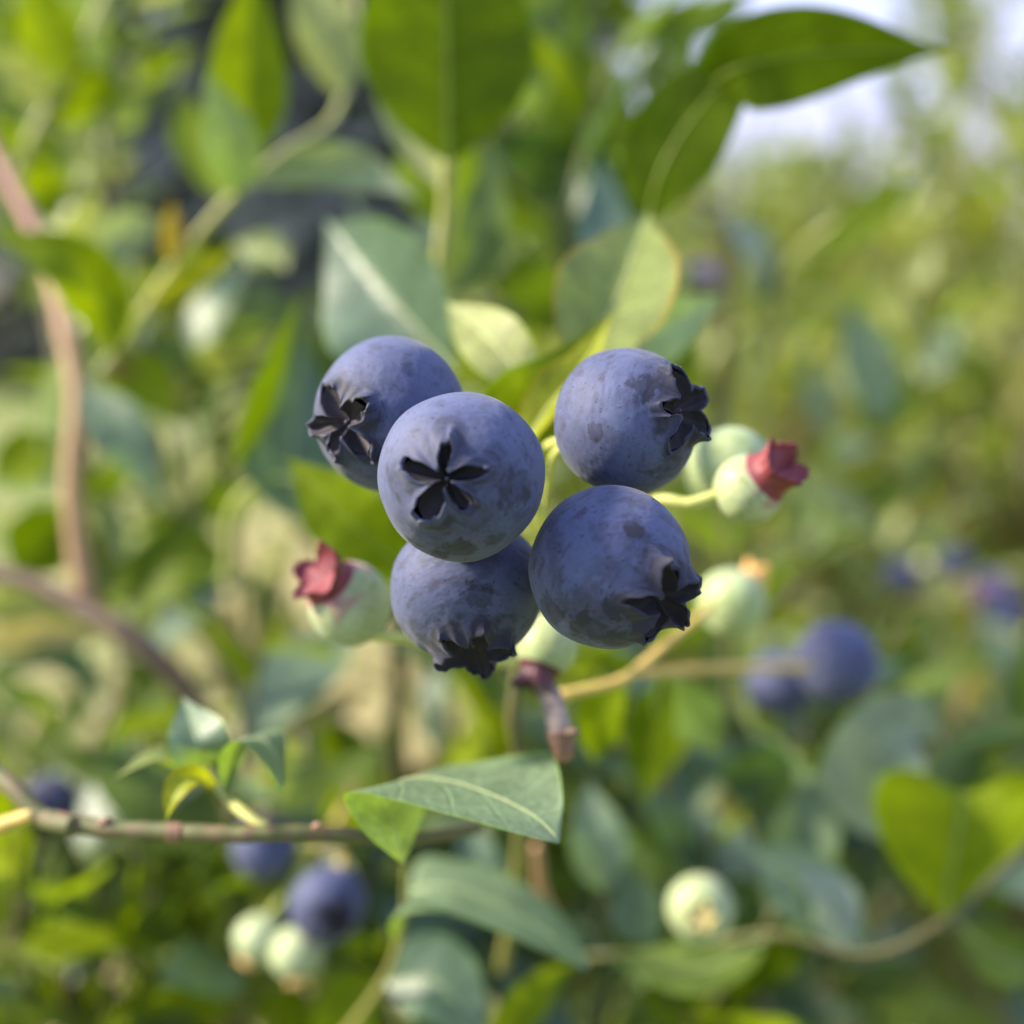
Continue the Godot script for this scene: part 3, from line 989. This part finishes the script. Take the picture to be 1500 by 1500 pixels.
func build_right_shoots() -> void:
	var s := thing("leafy_shoot", "shoot at the lower right with a heart shaped bright green leaf", "shoot", pt(1390, 1345, 0.145))
	px_tube("stem", s, [[860, 1400, 0.155], [990, 1395, 0.150], [1130, 1368, 0.146], [1270, 1398, 0.144], [1390, 1345, 0.145], [1470, 1270, 0.150], [1560, 1190, 0.155]], 9, 12, M.twig, 0.08)
	shaped_leaf(s, [
		[[1380, 1345, 0.145], [1384, 1346, 0.145], [1388, 1345, 0.145]],
		[[1330, 1290, 0.1432], [1390, 1290, 0.145], [1450, 1282, 0.1432]],
		[[1284, 1210, 0.1419], [1402, 1232, 0.145], [1518, 1215, 0.1422]],
		[[1284, 1150, 0.1415], [1409, 1190, 0.146], [1530, 1160, 0.1419]],
		[[1325, 1126, 0.1426], [1411, 1170, 0.147], [1490, 1138, 0.1429]],
		[[1390, 1152, 0.146], [1412, 1164, 0.148], [1434, 1154, 0.146]]], M.vivid)
	leaf(s, [[1300, 1240, 0.155], [1262, 1130, 0.152], [1330, 1060, 0.150], [1380, 1082, 0.150]], 150, M.pale_glaucous, 25, 0.2)
	leaf(s, [[1530, 1058, 0.150], [1440, 1080, 0.150], [1355, 1118, 0.150]], 40, M.mid, 45, 0.2)
	leaf(s, [[1240, 1395, 0.150], [1215, 1320, 0.150], [1165, 1265, 0.150]], 90, M.pale_glaucous, 30, 0.2)
	leaf(s, [[1270, 1400, 0.150], [1180, 1300, 0.152], [1090, 1240, 0.154]], 110, M.teal, 10, 0.2)
	leaf(s, [[1400, 1350, 0.150], [1470, 1400, 0.150], [1560, 1420, 0.150]], 80, M.mid, 10, 0.2)
	leaf(s, [[1130, 1370, 0.148], [1020, 1420, 0.146], [880, 1400, 0.148]], 90, M.mid, 30, 0.2)
	s = thing("leafy_shoot", "ochre side stem with blue green leaves behind the lower right berry", "shoot", pt(930, 985, 0.124))
	px_tube("stem", s, [[820, 1018, 0.122], [900, 1000, 0.123], [940, 975, 0.124], [1010, 915, 0.126], [1040, 890, 0.128]], 16, 13, M.ochre)
	px_tube("stem", s, [[925, 988, 0.124], [1000, 982, 0.132], [1090, 978, 0.140], [1185, 978, 0.146]], 14, 13, M.ochre)
	leaf(s, [[960, 985, 0.140], [1010, 1040, 0.145], [1060, 1110, 0.150]], 96, M.glaucous, 20, 0.3)
	leaf(s, [[980, 985, 0.140], [955, 1080, 0.145], [940, 1180, 0.150]], 84, M.deep, 20, 0.3)
	leaf(s, [[920, 1000, 0.13], [880, 1050, 0.135], [870, 1120, 0.14]], 80, M.vivid, 10, 0.3)
	leaf(s, [[1100, 1060, 0.165], [1140, 1150, 0.165], [1200, 1260, 0.165]], 120, M.glaucous, 20, 0.3)
	s = thing("leafy_shoot", "blurred shoot right of the upper berries with a narrow dark leaf", "shoot", pt(1130, 500, 0.215))
	px_tube("stem", s, [[1110, 640, 0.23], [1130, 500, 0.220], [1165, 380, 0.212], [1260, 300, 0.205]], 16, 10, M.green_stem)
	leaf(s, [[1345, 262, 0.200], [1260, 330, 0.202], [1172, 402, 0.205]], 64, M.deep, 25, 0.2)
	leaf(s, [[1118, 440, 0.220], [1108, 370, 0.215], [1052, 312, 0.212]], 62, M.pale_glaucous, 40, 0.2)
	leaf(s, [[1122, 450, 0.220], [1120, 400, 0.218], [1128, 350, 0.216]], 46, M.teal, 10, 0.2)
	leaf(s, [[1290, 620, 0.25], [1272, 530, 0.25], [1235, 440, 0.25]], 90, M.glaucous, 25, 0.2)
	leaf(s, [[1250, 620, 0.28], [1300, 600, 0.28], [1360, 560, 0.28]], 60, M.mid, 30, 0.2)
	leaf(s, [[1200, 770, 0.28], [1280, 720, 0.28], [1350, 690, 0.28]], 60, M.mid, 30, 0.2)


func build_cluster() -> void:
	# the stalks that carry the sharp cluster
	var hub := [790, 800, 0.124]
	var s := thing("cluster_stalk", "branching green stalk that carries the sharp cluster of five ripe berries", "stalk", pt(770, 1000, 0.126))
	px_tube("stem", s, [[768, 1130, 0.130], [752, 1060, 0.127], [760, 980, 0.126], [780, 880, 0.125], hub], 22, 15, M.twig)
	px_tube("pedicel", s, [hub, [800, 720, 0.119], [812, 668, 0.1115], [850, 640, 0.106]], 12, 13, M.stalk)
	px_tube("pedicel", s, [hub, [770, 700, 0.117], [800, 655, 0.1125], [840, 640, 0.109]], 12, 12, M.stalk)
	px_tube("pedicel", s, [hub, [795, 755, 0.114], [770, 728, 0.107], [730, 712, 0.100]], 13, 13, M.stalk)
	px_tube("pedicel", s, [hub, [700, 720, 0.118], [640, 640, 0.112]], 13, 13, M.stalk)
	px_tube("pedicel", s, [hub, [820, 800, 0.112], [850, 815, 0.102]], 13, 13, M.stalk)
	px_tube("pedicel", s, [hub, [740, 830, 0.116], [690, 830, 0.108]], 13, 13, M.stalk)
	px_tube("pedicel", s, [hub, [880, 770, 0.116], [960, 735, 0.1115], [1010, 738, 0.1105], [1062, 722, 0.1105]], 16, 19, M.stalk)
	px_tube("pedicel", s, [[762, 970, 0.126], [680, 965, 0.119], [610, 938, 0.113], [540, 930, 0.112]], 14, 17, M.stalk)
	px_tube("pedicel", s, [[775, 900, 0.125], [800, 880, 0.121], [812, 900, 0.118]], 14, 14, M.stalk)
	s = thing("woody_spur", "short grey broken spur hanging below the dark red crown", "twig", pt(800, 1010, 0.114))
	px_tube("stem", s, [[790, 985, 0.116], [806, 1020, 0.114], [818, 1062, 0.112], [824, 1090, 0.112]], 30, 38, M.grey_bark, 0.10)
	px_tube("broken_end", s, [[819, 1070, 0.1118], [824, 1092, 0.1118], [826, 1110, 0.1122]], 40, 26, M.scar, 0.10)
	px_tube("knob", s, [[832, 1074, 0.1112], [846, 1072, 0.1108]], 20, 12, M.dark_cane)

	var bloom := Color(0.059, 0.076, 0.154)
	var bare := Color(0.009, 0.010, 0.022)
	var m1 := skin_mat(bloom_map(101, 1024, -0.10, [[-0.2, 0.5, 0.8, 0.22, 0.2]], bloom, bare, 0.40))
	var m2 := skin_mat(bloom_map(205, 1024, -0.06, [[0.08, 0.55, 0.85, 0.22, 0.6], [0.5, 0.5, 0.75, 0.15, 0.5], [-0.15, 0.4, 0.9, 0.13, 0.5], [0.7, 0.6, 0.1, 0.28, 0.35]], bloom, bare, 0.18))
	var m3 := skin_mat(bloom_map(309, 1024, -0.04, [[-0.55, 0.75, -0.2, 0.24, 0.5], [-0.9, 0.2, 0.35, 0.13, 0.45], [0.1, 0.7, 0.7, 0.3, 0.4]], bloom, bare, 0.60))
	var m4 := skin_mat(bloom_map(417, 1024, 0.10, [[-0.15, 0.55, -0.8, 0.13, 0.55], [-0.75, 0.55, 0.3, 0.30, 0.5], [-0.55, 0.8, 0.0, 0.16, 0.5], [-0.9, 0.1, 0.2, 0.22, 0.5], [-0.4, 0.75, 0.5, 0.25, 0.45]], bloom, bare, 0.50))
	var m5 := skin_mat(bloom_map(523, 1024, -0.02, [[-0.7, 0.4, 0.2, 0.16, 0.5], [0.1, 0.6, -0.75, 0.2, 0.4]], bloom, bare, 0.65))
	berry("ripe blueberry at the back left of the sharp cluster, wide open crown facing left", 572, 608, 113, 0.1035, Vector3(-0.56, -0.17, 0.81), [[30, 0.470, 0.90, 0.098, 2.6], [125, 0.583, 1.0, 0.066, 1.3], [192, 0.583, 1.0, 0.131, 1.5], [255, 0.489, 0.85, 0.115, 1.8], [312, 0.583, 0.8, 0.041, 2.2]], {"foot": 0.66, "notch": 0.22, "lift": 0.05, "tall": 0.97, "seed": 4, "pit": 0.22, "steep": 0.62}, m1, m1, M.lobe_inside)
	berry("frontmost ripe blueberry of the sharp cluster, star crown facing the camera", 676, 699, 123, 0.0920, Vector3(-0.16, -0.05, 0.98), [[12, 0.53, 0.75, 0.09, 1.9], [88, 0.50, 0.62, 0.15, 2.0], [163, 0.56, 0.85, 0.11, 1.6], [243, 0.56, 1.0, 0.09, 1.9], [312, 0.48, 0.85, 0.05, 1.9]], {"foot": 0.72, "notch": 0.15, "lift": 0.09, "seed": 9, "pit": 0.20, "steep": 0.40, "tall": 0.94}, m2, m2, M.pit)
	berry("upper right ripe blueberry of the sharp cluster, dark crown facing right", 917, 618, 108, 0.0995, Vector3(0.72, 0.12, 0.66), [[40, 0.545, 1.0, 0.246, 1.2], [112, 0.583, 1.0, 0.180, 1.2], [190, 0.489, 0.7, 0.082, 1.5], [255, 0.620, 0.9, 0.098, 1.4], [325, 0.545, 1.0, 0.262, 1.2]], {"foot": 0.66, "notch": 0.27, "lift": 0.12, "seed": 14, "tall": 0.95, "pit": 0.16, "steep": 0.5}, m3, m3, M.pit)
	berry("lower right ripe blueberry of the sharp cluster with scuffed bloom", 892, 832, 121, 0.0935, Vector3(0.60, -0.36, 0.71), [[20, 0.526, 1.0, 0.279, 1.1], [92, 0.545, 0.9, 0.197, 1.3], [168, 0.583, 0.85, 0.107, 1.3], [240, 0.526, 1.0, 0.148, 1.4], [305, 0.526, 1.0, 0.262, 1.2]], {"foot": 0.70, "notch": 0.22, "lift": 0.14, "seed": 22, "tall": 0.95, "pit": 0.16, "steep": 0.5}, m4, m4, M.pit)
	berry("lowest ripe blueberry of the sharp cluster, jagged black crown pointing down", 684, 862, 113, 0.1020, Vector3(0.10, -0.80, 0.58), [[4, 0.564, 1.0, 0.230, 1.3], [72, 0.489, 0.9, 0.098, 1.3], [138, 0.526, 0.9, 0.115, 1.3], [205, 0.545, 1.0, 0.230, 1.2], [285, 0.526, 1.0, 0.262, 1.2]], {"foot": 0.66, "notch": 0.28, "lift": 0.12, "seed": 31, "tall": 0.92, "pit": 0.14, "steep": 0.5}, m5, m5, M.pit)

	# unripe berries of the same cluster
	var pale := skin_mat(bloom_map(611, 512, -0.08, [], Color(0.32, 0.39, 0.20), Color(0.11, 0.18, 0.025)), 0.5, 0.2)
	var flushed := skin_mat(bloom_map(641, 512, -0.05, [], Color(0.33, 0.39, 0.22), Color(0.11, 0.18, 0.025), 0.0, 0.9), 0.5, 0.2)
	var upright := {"foot": 0.46, "notch": 0.36, "lift": 0.24, "pit": 0.1, "tall": 0.98, "style": false}
	berry("unripe green blueberry with a red crown, left of the sharp cluster", 512, 884, 61, 0.1125, Vector3(-0.50, 0.66, 0.56), [[0, 0.74, 1.0, 0.85, 1.3], [72, 0.66, 1.0, 0.80, 1.4], [150, 0.80, 1.0, 0.80, 1.2], [215, 0.86, 1.0, 0.60, 1.3], [290, 0.82, 1.0, 0.55, 1.3]], {"foot": 0.66, "notch": 0.56, "lift": 0.30, "pit": 0.1, "tall": 1.05, "style": false}, flushed, M.red_lobe, M.red_lobe, "unripe_blueberry")
	berry("large pale unripe blueberry behind the red crowned one on the right", 1068, 689, 64, 0.1170, Vector3(0.1, 0.3, -0.95), five(10, 0.5, 0.9, 0.3, 2.2), upright, pale, M.orange_lobe, M.orange_lobe, "unripe_blueberry")
	berry("unripe blueberry with a crimson crown turned right, beside the sharp cluster", 1096, 716, 51, 0.1105, Vector3(0.66, 0.52, 0.55), [[0, 0.72, 1.0, 0.95, 2.4], [72, 0.68, 1.0, 0.92, 2.2], [144, 0.80, 1.0, 0.84, 2.0], [216, 0.86, 1.0, 0.72, 2.2], [288, 0.78, 1.0, 0.88, 2.0]], {"foot": 0.80, "notch": 0.72, "lift": 0.62, "pit": 0.1, "tall": 1.0, "style": false}, flushed, M.red_lobe, M.red_lobe, "unripe_blueberry")
	berry("hidden green unripe blueberry under the cluster showing its dark red crown", 800, 945, 46, 0.1150, Vector3(-0.28, -0.88, 0.30), five(0, 0.85, 1.0, 0.9, 2.0), {"foot": 0.72, "notch": 0.62, "lift": 0.5, "pit": 0.1, "tall": 1.0, "style": false}, pale, M.wine_lobe, M.wine_lobe, "unripe_blueberry")
	berry("blurred unripe blueberry with an orange crown at the end of the ochre stem", 1072, 882, 50, 0.1330, Vector3(0.55, 0.55, -0.3), five(0, 0.5, 0.9, 0.5, 2.2), upright, pale, M.orange_lobe, M.orange_lobe, "unripe_blueberry")


func build_far_berries() -> void:
	var bloom := Color(0.054, 0.069, 0.142)
	var tex := bloom_map(733, 512, -0.06, [], bloom, Color(0.009, 0.010, 0.022))
	var ripe := skin_mat(tex)
	var purple := skin_mat(bloom_map(755, 256, -0.1, [], Color(0.30, 0.20, 0.30), Color(0.06, 0.03, 0.05)))
	var dark := skin_mat(bloom_map(771, 256, 0.2, [], Color(0.05, 0.055, 0.10), Color(0.012, 0.012, 0.02)))
	var star := {"foot": 0.55, "notch": 0.18, "lift": 0.05, "tall": 0.92, "style": false, "pit": 0.14}
	var g := "blurred ripe berries behind the cluster"
	berry("round blurred ripe blueberry on the right at the end of its stem", 1226, 970, 61, 0.150, Vector3(0.7, 0.2, -0.6), five(0, 0.5, 0.8, 0.1, 2.2), star, ripe, ripe, M.pit, "ripe_blueberry", g)
	berry("shaded blurred blueberry half hidden behind the round one on the right", 1140, 1002, 50, 0.158, Vector3(-0.5, -0.5, 0.2), five(0, 0.5, 0.8, 0.1, 2.2), star, ripe, ripe, M.pit, "ripe_blueberry", g)
	berry("blurred ripe blueberry below the olive twig, its dark crown in view", 480, 1325, 56, 0.145, Vector3(0.36, -0.08, 0.9), five(0, 0.58, 0.95, 0.06, 2.2), star, ripe, ripe, M.pit, "ripe_blueberry", g)
	berry("blurred blueberry crossed by the olive twig below the rosette", 388, 1240, 47, 0.155, Vector3(0.2, 0.7, 0.5), five(0, 0.5, 0.8, 0.1, 2.2), star, ripe, ripe, M.pit, "ripe_blueberry", g)
	berry("dark shaded blueberry above the twig at the left edge", 70, 1178, 44, 0.165, Vector3(0.2, -0.4, 0.6), five(0, 0.6, 0.9, 0.1, 2.2), star, dark, dark, M.pit, "ripe_blueberry", g)
	berry("dark shaded blueberry below the twig at the left edge", 25, 1222, 40, 0.170, Vector3(0.2, -0.4, 0.6), five(0, 0.6, 0.9, 0.1, 2.2), star, dark, dark, M.pit, "ripe_blueberry", g)
	berry("far blurred blueberry, left of the four near the right edge", 1320, 848, 30, 0.30, Vector3(-0.2, -0.4, 0.6), five(0, 0.6, 0.9, 0.1, 2.2), star, ripe, ripe, M.pit, "ripe_blueberry", g)
	berry("far blurred blueberry, highest of the four near the right edge", 1398, 824, 25, 0.31, Vector3(0.2, -0.8, 0.4), five(0, 0.6, 0.9, 0.1, 2.2), star, ripe, ripe, M.pit, "ripe_blueberry", g)
	berry("far purple ripening berry above the last one at the right edge", 1450, 866, 30, 0.30, Vector3(-0.2, -0.4, 0.6), five(0, 0.6, 0.9, 0.1, 2.2), star, purple, purple, M.pit, "ripe_blueberry", g)
	berry("far blurred blueberry, lowest of the four near the right edge", 1470, 908, 33, 0.29, Vector3(0.4, -0.6, 0.4), five(0, 0.6, 0.9, 0.1, 2.2), star, ripe, ripe, M.pit, "ripe_blueberry", g)
	berry("far pinkish purple berry above the upper right ripe blueberry", 1026, 412, 30, 0.24, Vector3(0.2, -0.6, 0.5), five(0, 0.6, 0.9, 0.1, 2.2), star, purple, purple, M.pit, "ripe_blueberry", g)
	var s := thing("cluster_stalk", "blurred stalk of the four far berries near the right edge", "stalk", pt(1430, 1000, 0.305))
	px_tube("stem", s, [[1400, 1060, 0.31], [1430, 970, 0.305], [1440, 890, 0.304]], 22, 14, M.ochre)
	px_tube("pedicel", s, [[1438, 900, 0.304], [1410, 870, 0.306], [1398, 830, 0.31]], 12, 12, M.ochre)
	px_tube("pedicel", s, [[1432, 930, 0.304], [1370, 890, 0.304], [1322, 850, 0.302]], 12, 12, M.ochre)
	var upright := {"foot": 0.46, "notch": 0.36, "lift": 0.15, "pit": 0.1, "tall": 0.96, "style": false}
	var cream := skin_mat(bloom_map(877, 256, -0.25, [], Color(0.30, 0.36, 0.20), Color(0.15, 0.20, 0.05)), 0.5, 0.2)
	berry("cream unripe blueberry facing the camera at the bottom right", 1026, 1330, 48, 0.142, Vector3(-0.15, 0.1, 0.95), five(0, 0.5, 0.95, 0.12, 2.2), upright, cream, cream, M.husk, "unripe_blueberry")
	berry("left one of two cream unripe berries under the blurred blueberry at the bottom", 380, 1376, 37, 0.150, Vector3(-0.4, -0.85, 0.3), five(0, 0.5, 0.9, 0.2, 2.2), upright, cream, M.orange_lobe, M.orange_lobe, "unripe_blueberry")
	berry("right one of two cream unripe berries under the blurred blueberry at the bottom", 436, 1396, 40, 0.148, Vector3(0.1, -0.85, 0.3), five(0, 0.5, 0.9, 0.2, 2.2), upright, cream, M.orange_lobe, M.orange_lobe, "unripe_blueberry")
	s = thing("cluster_stalk", "thin stalk holding the blurred blueberries and cream berries at the lower left", "stalk", pt(470, 1230, 0.158))
	px_tube("stem", s, [[520, 1150, 0.165], [490, 1210, 0.160], [450, 1260, 0.158]], 14, 12, M.ochre)
	px_tube("pedicel", s, [[480, 1225, 0.159], [500, 1260, 0.155], [490, 1300, 0.150]], 12, 12, M.ochre)
	px_tube("pedicel", s, [[450, 1260, 0.158], [420, 1310, 0.155], [390, 1345, 0.151]], 11, 11, M.stalk)
	px_tube("pedicel", s, [[450, 1260, 0.158], [445, 1320, 0.154], [438, 1362, 0.149]], 11, 11, M.stalk)
	px_tube("pedicel", s, [[470, 1235, 0.159], [430, 1240, 0.158], [400, 1250, 0.157]], 11, 11, M.stalk)
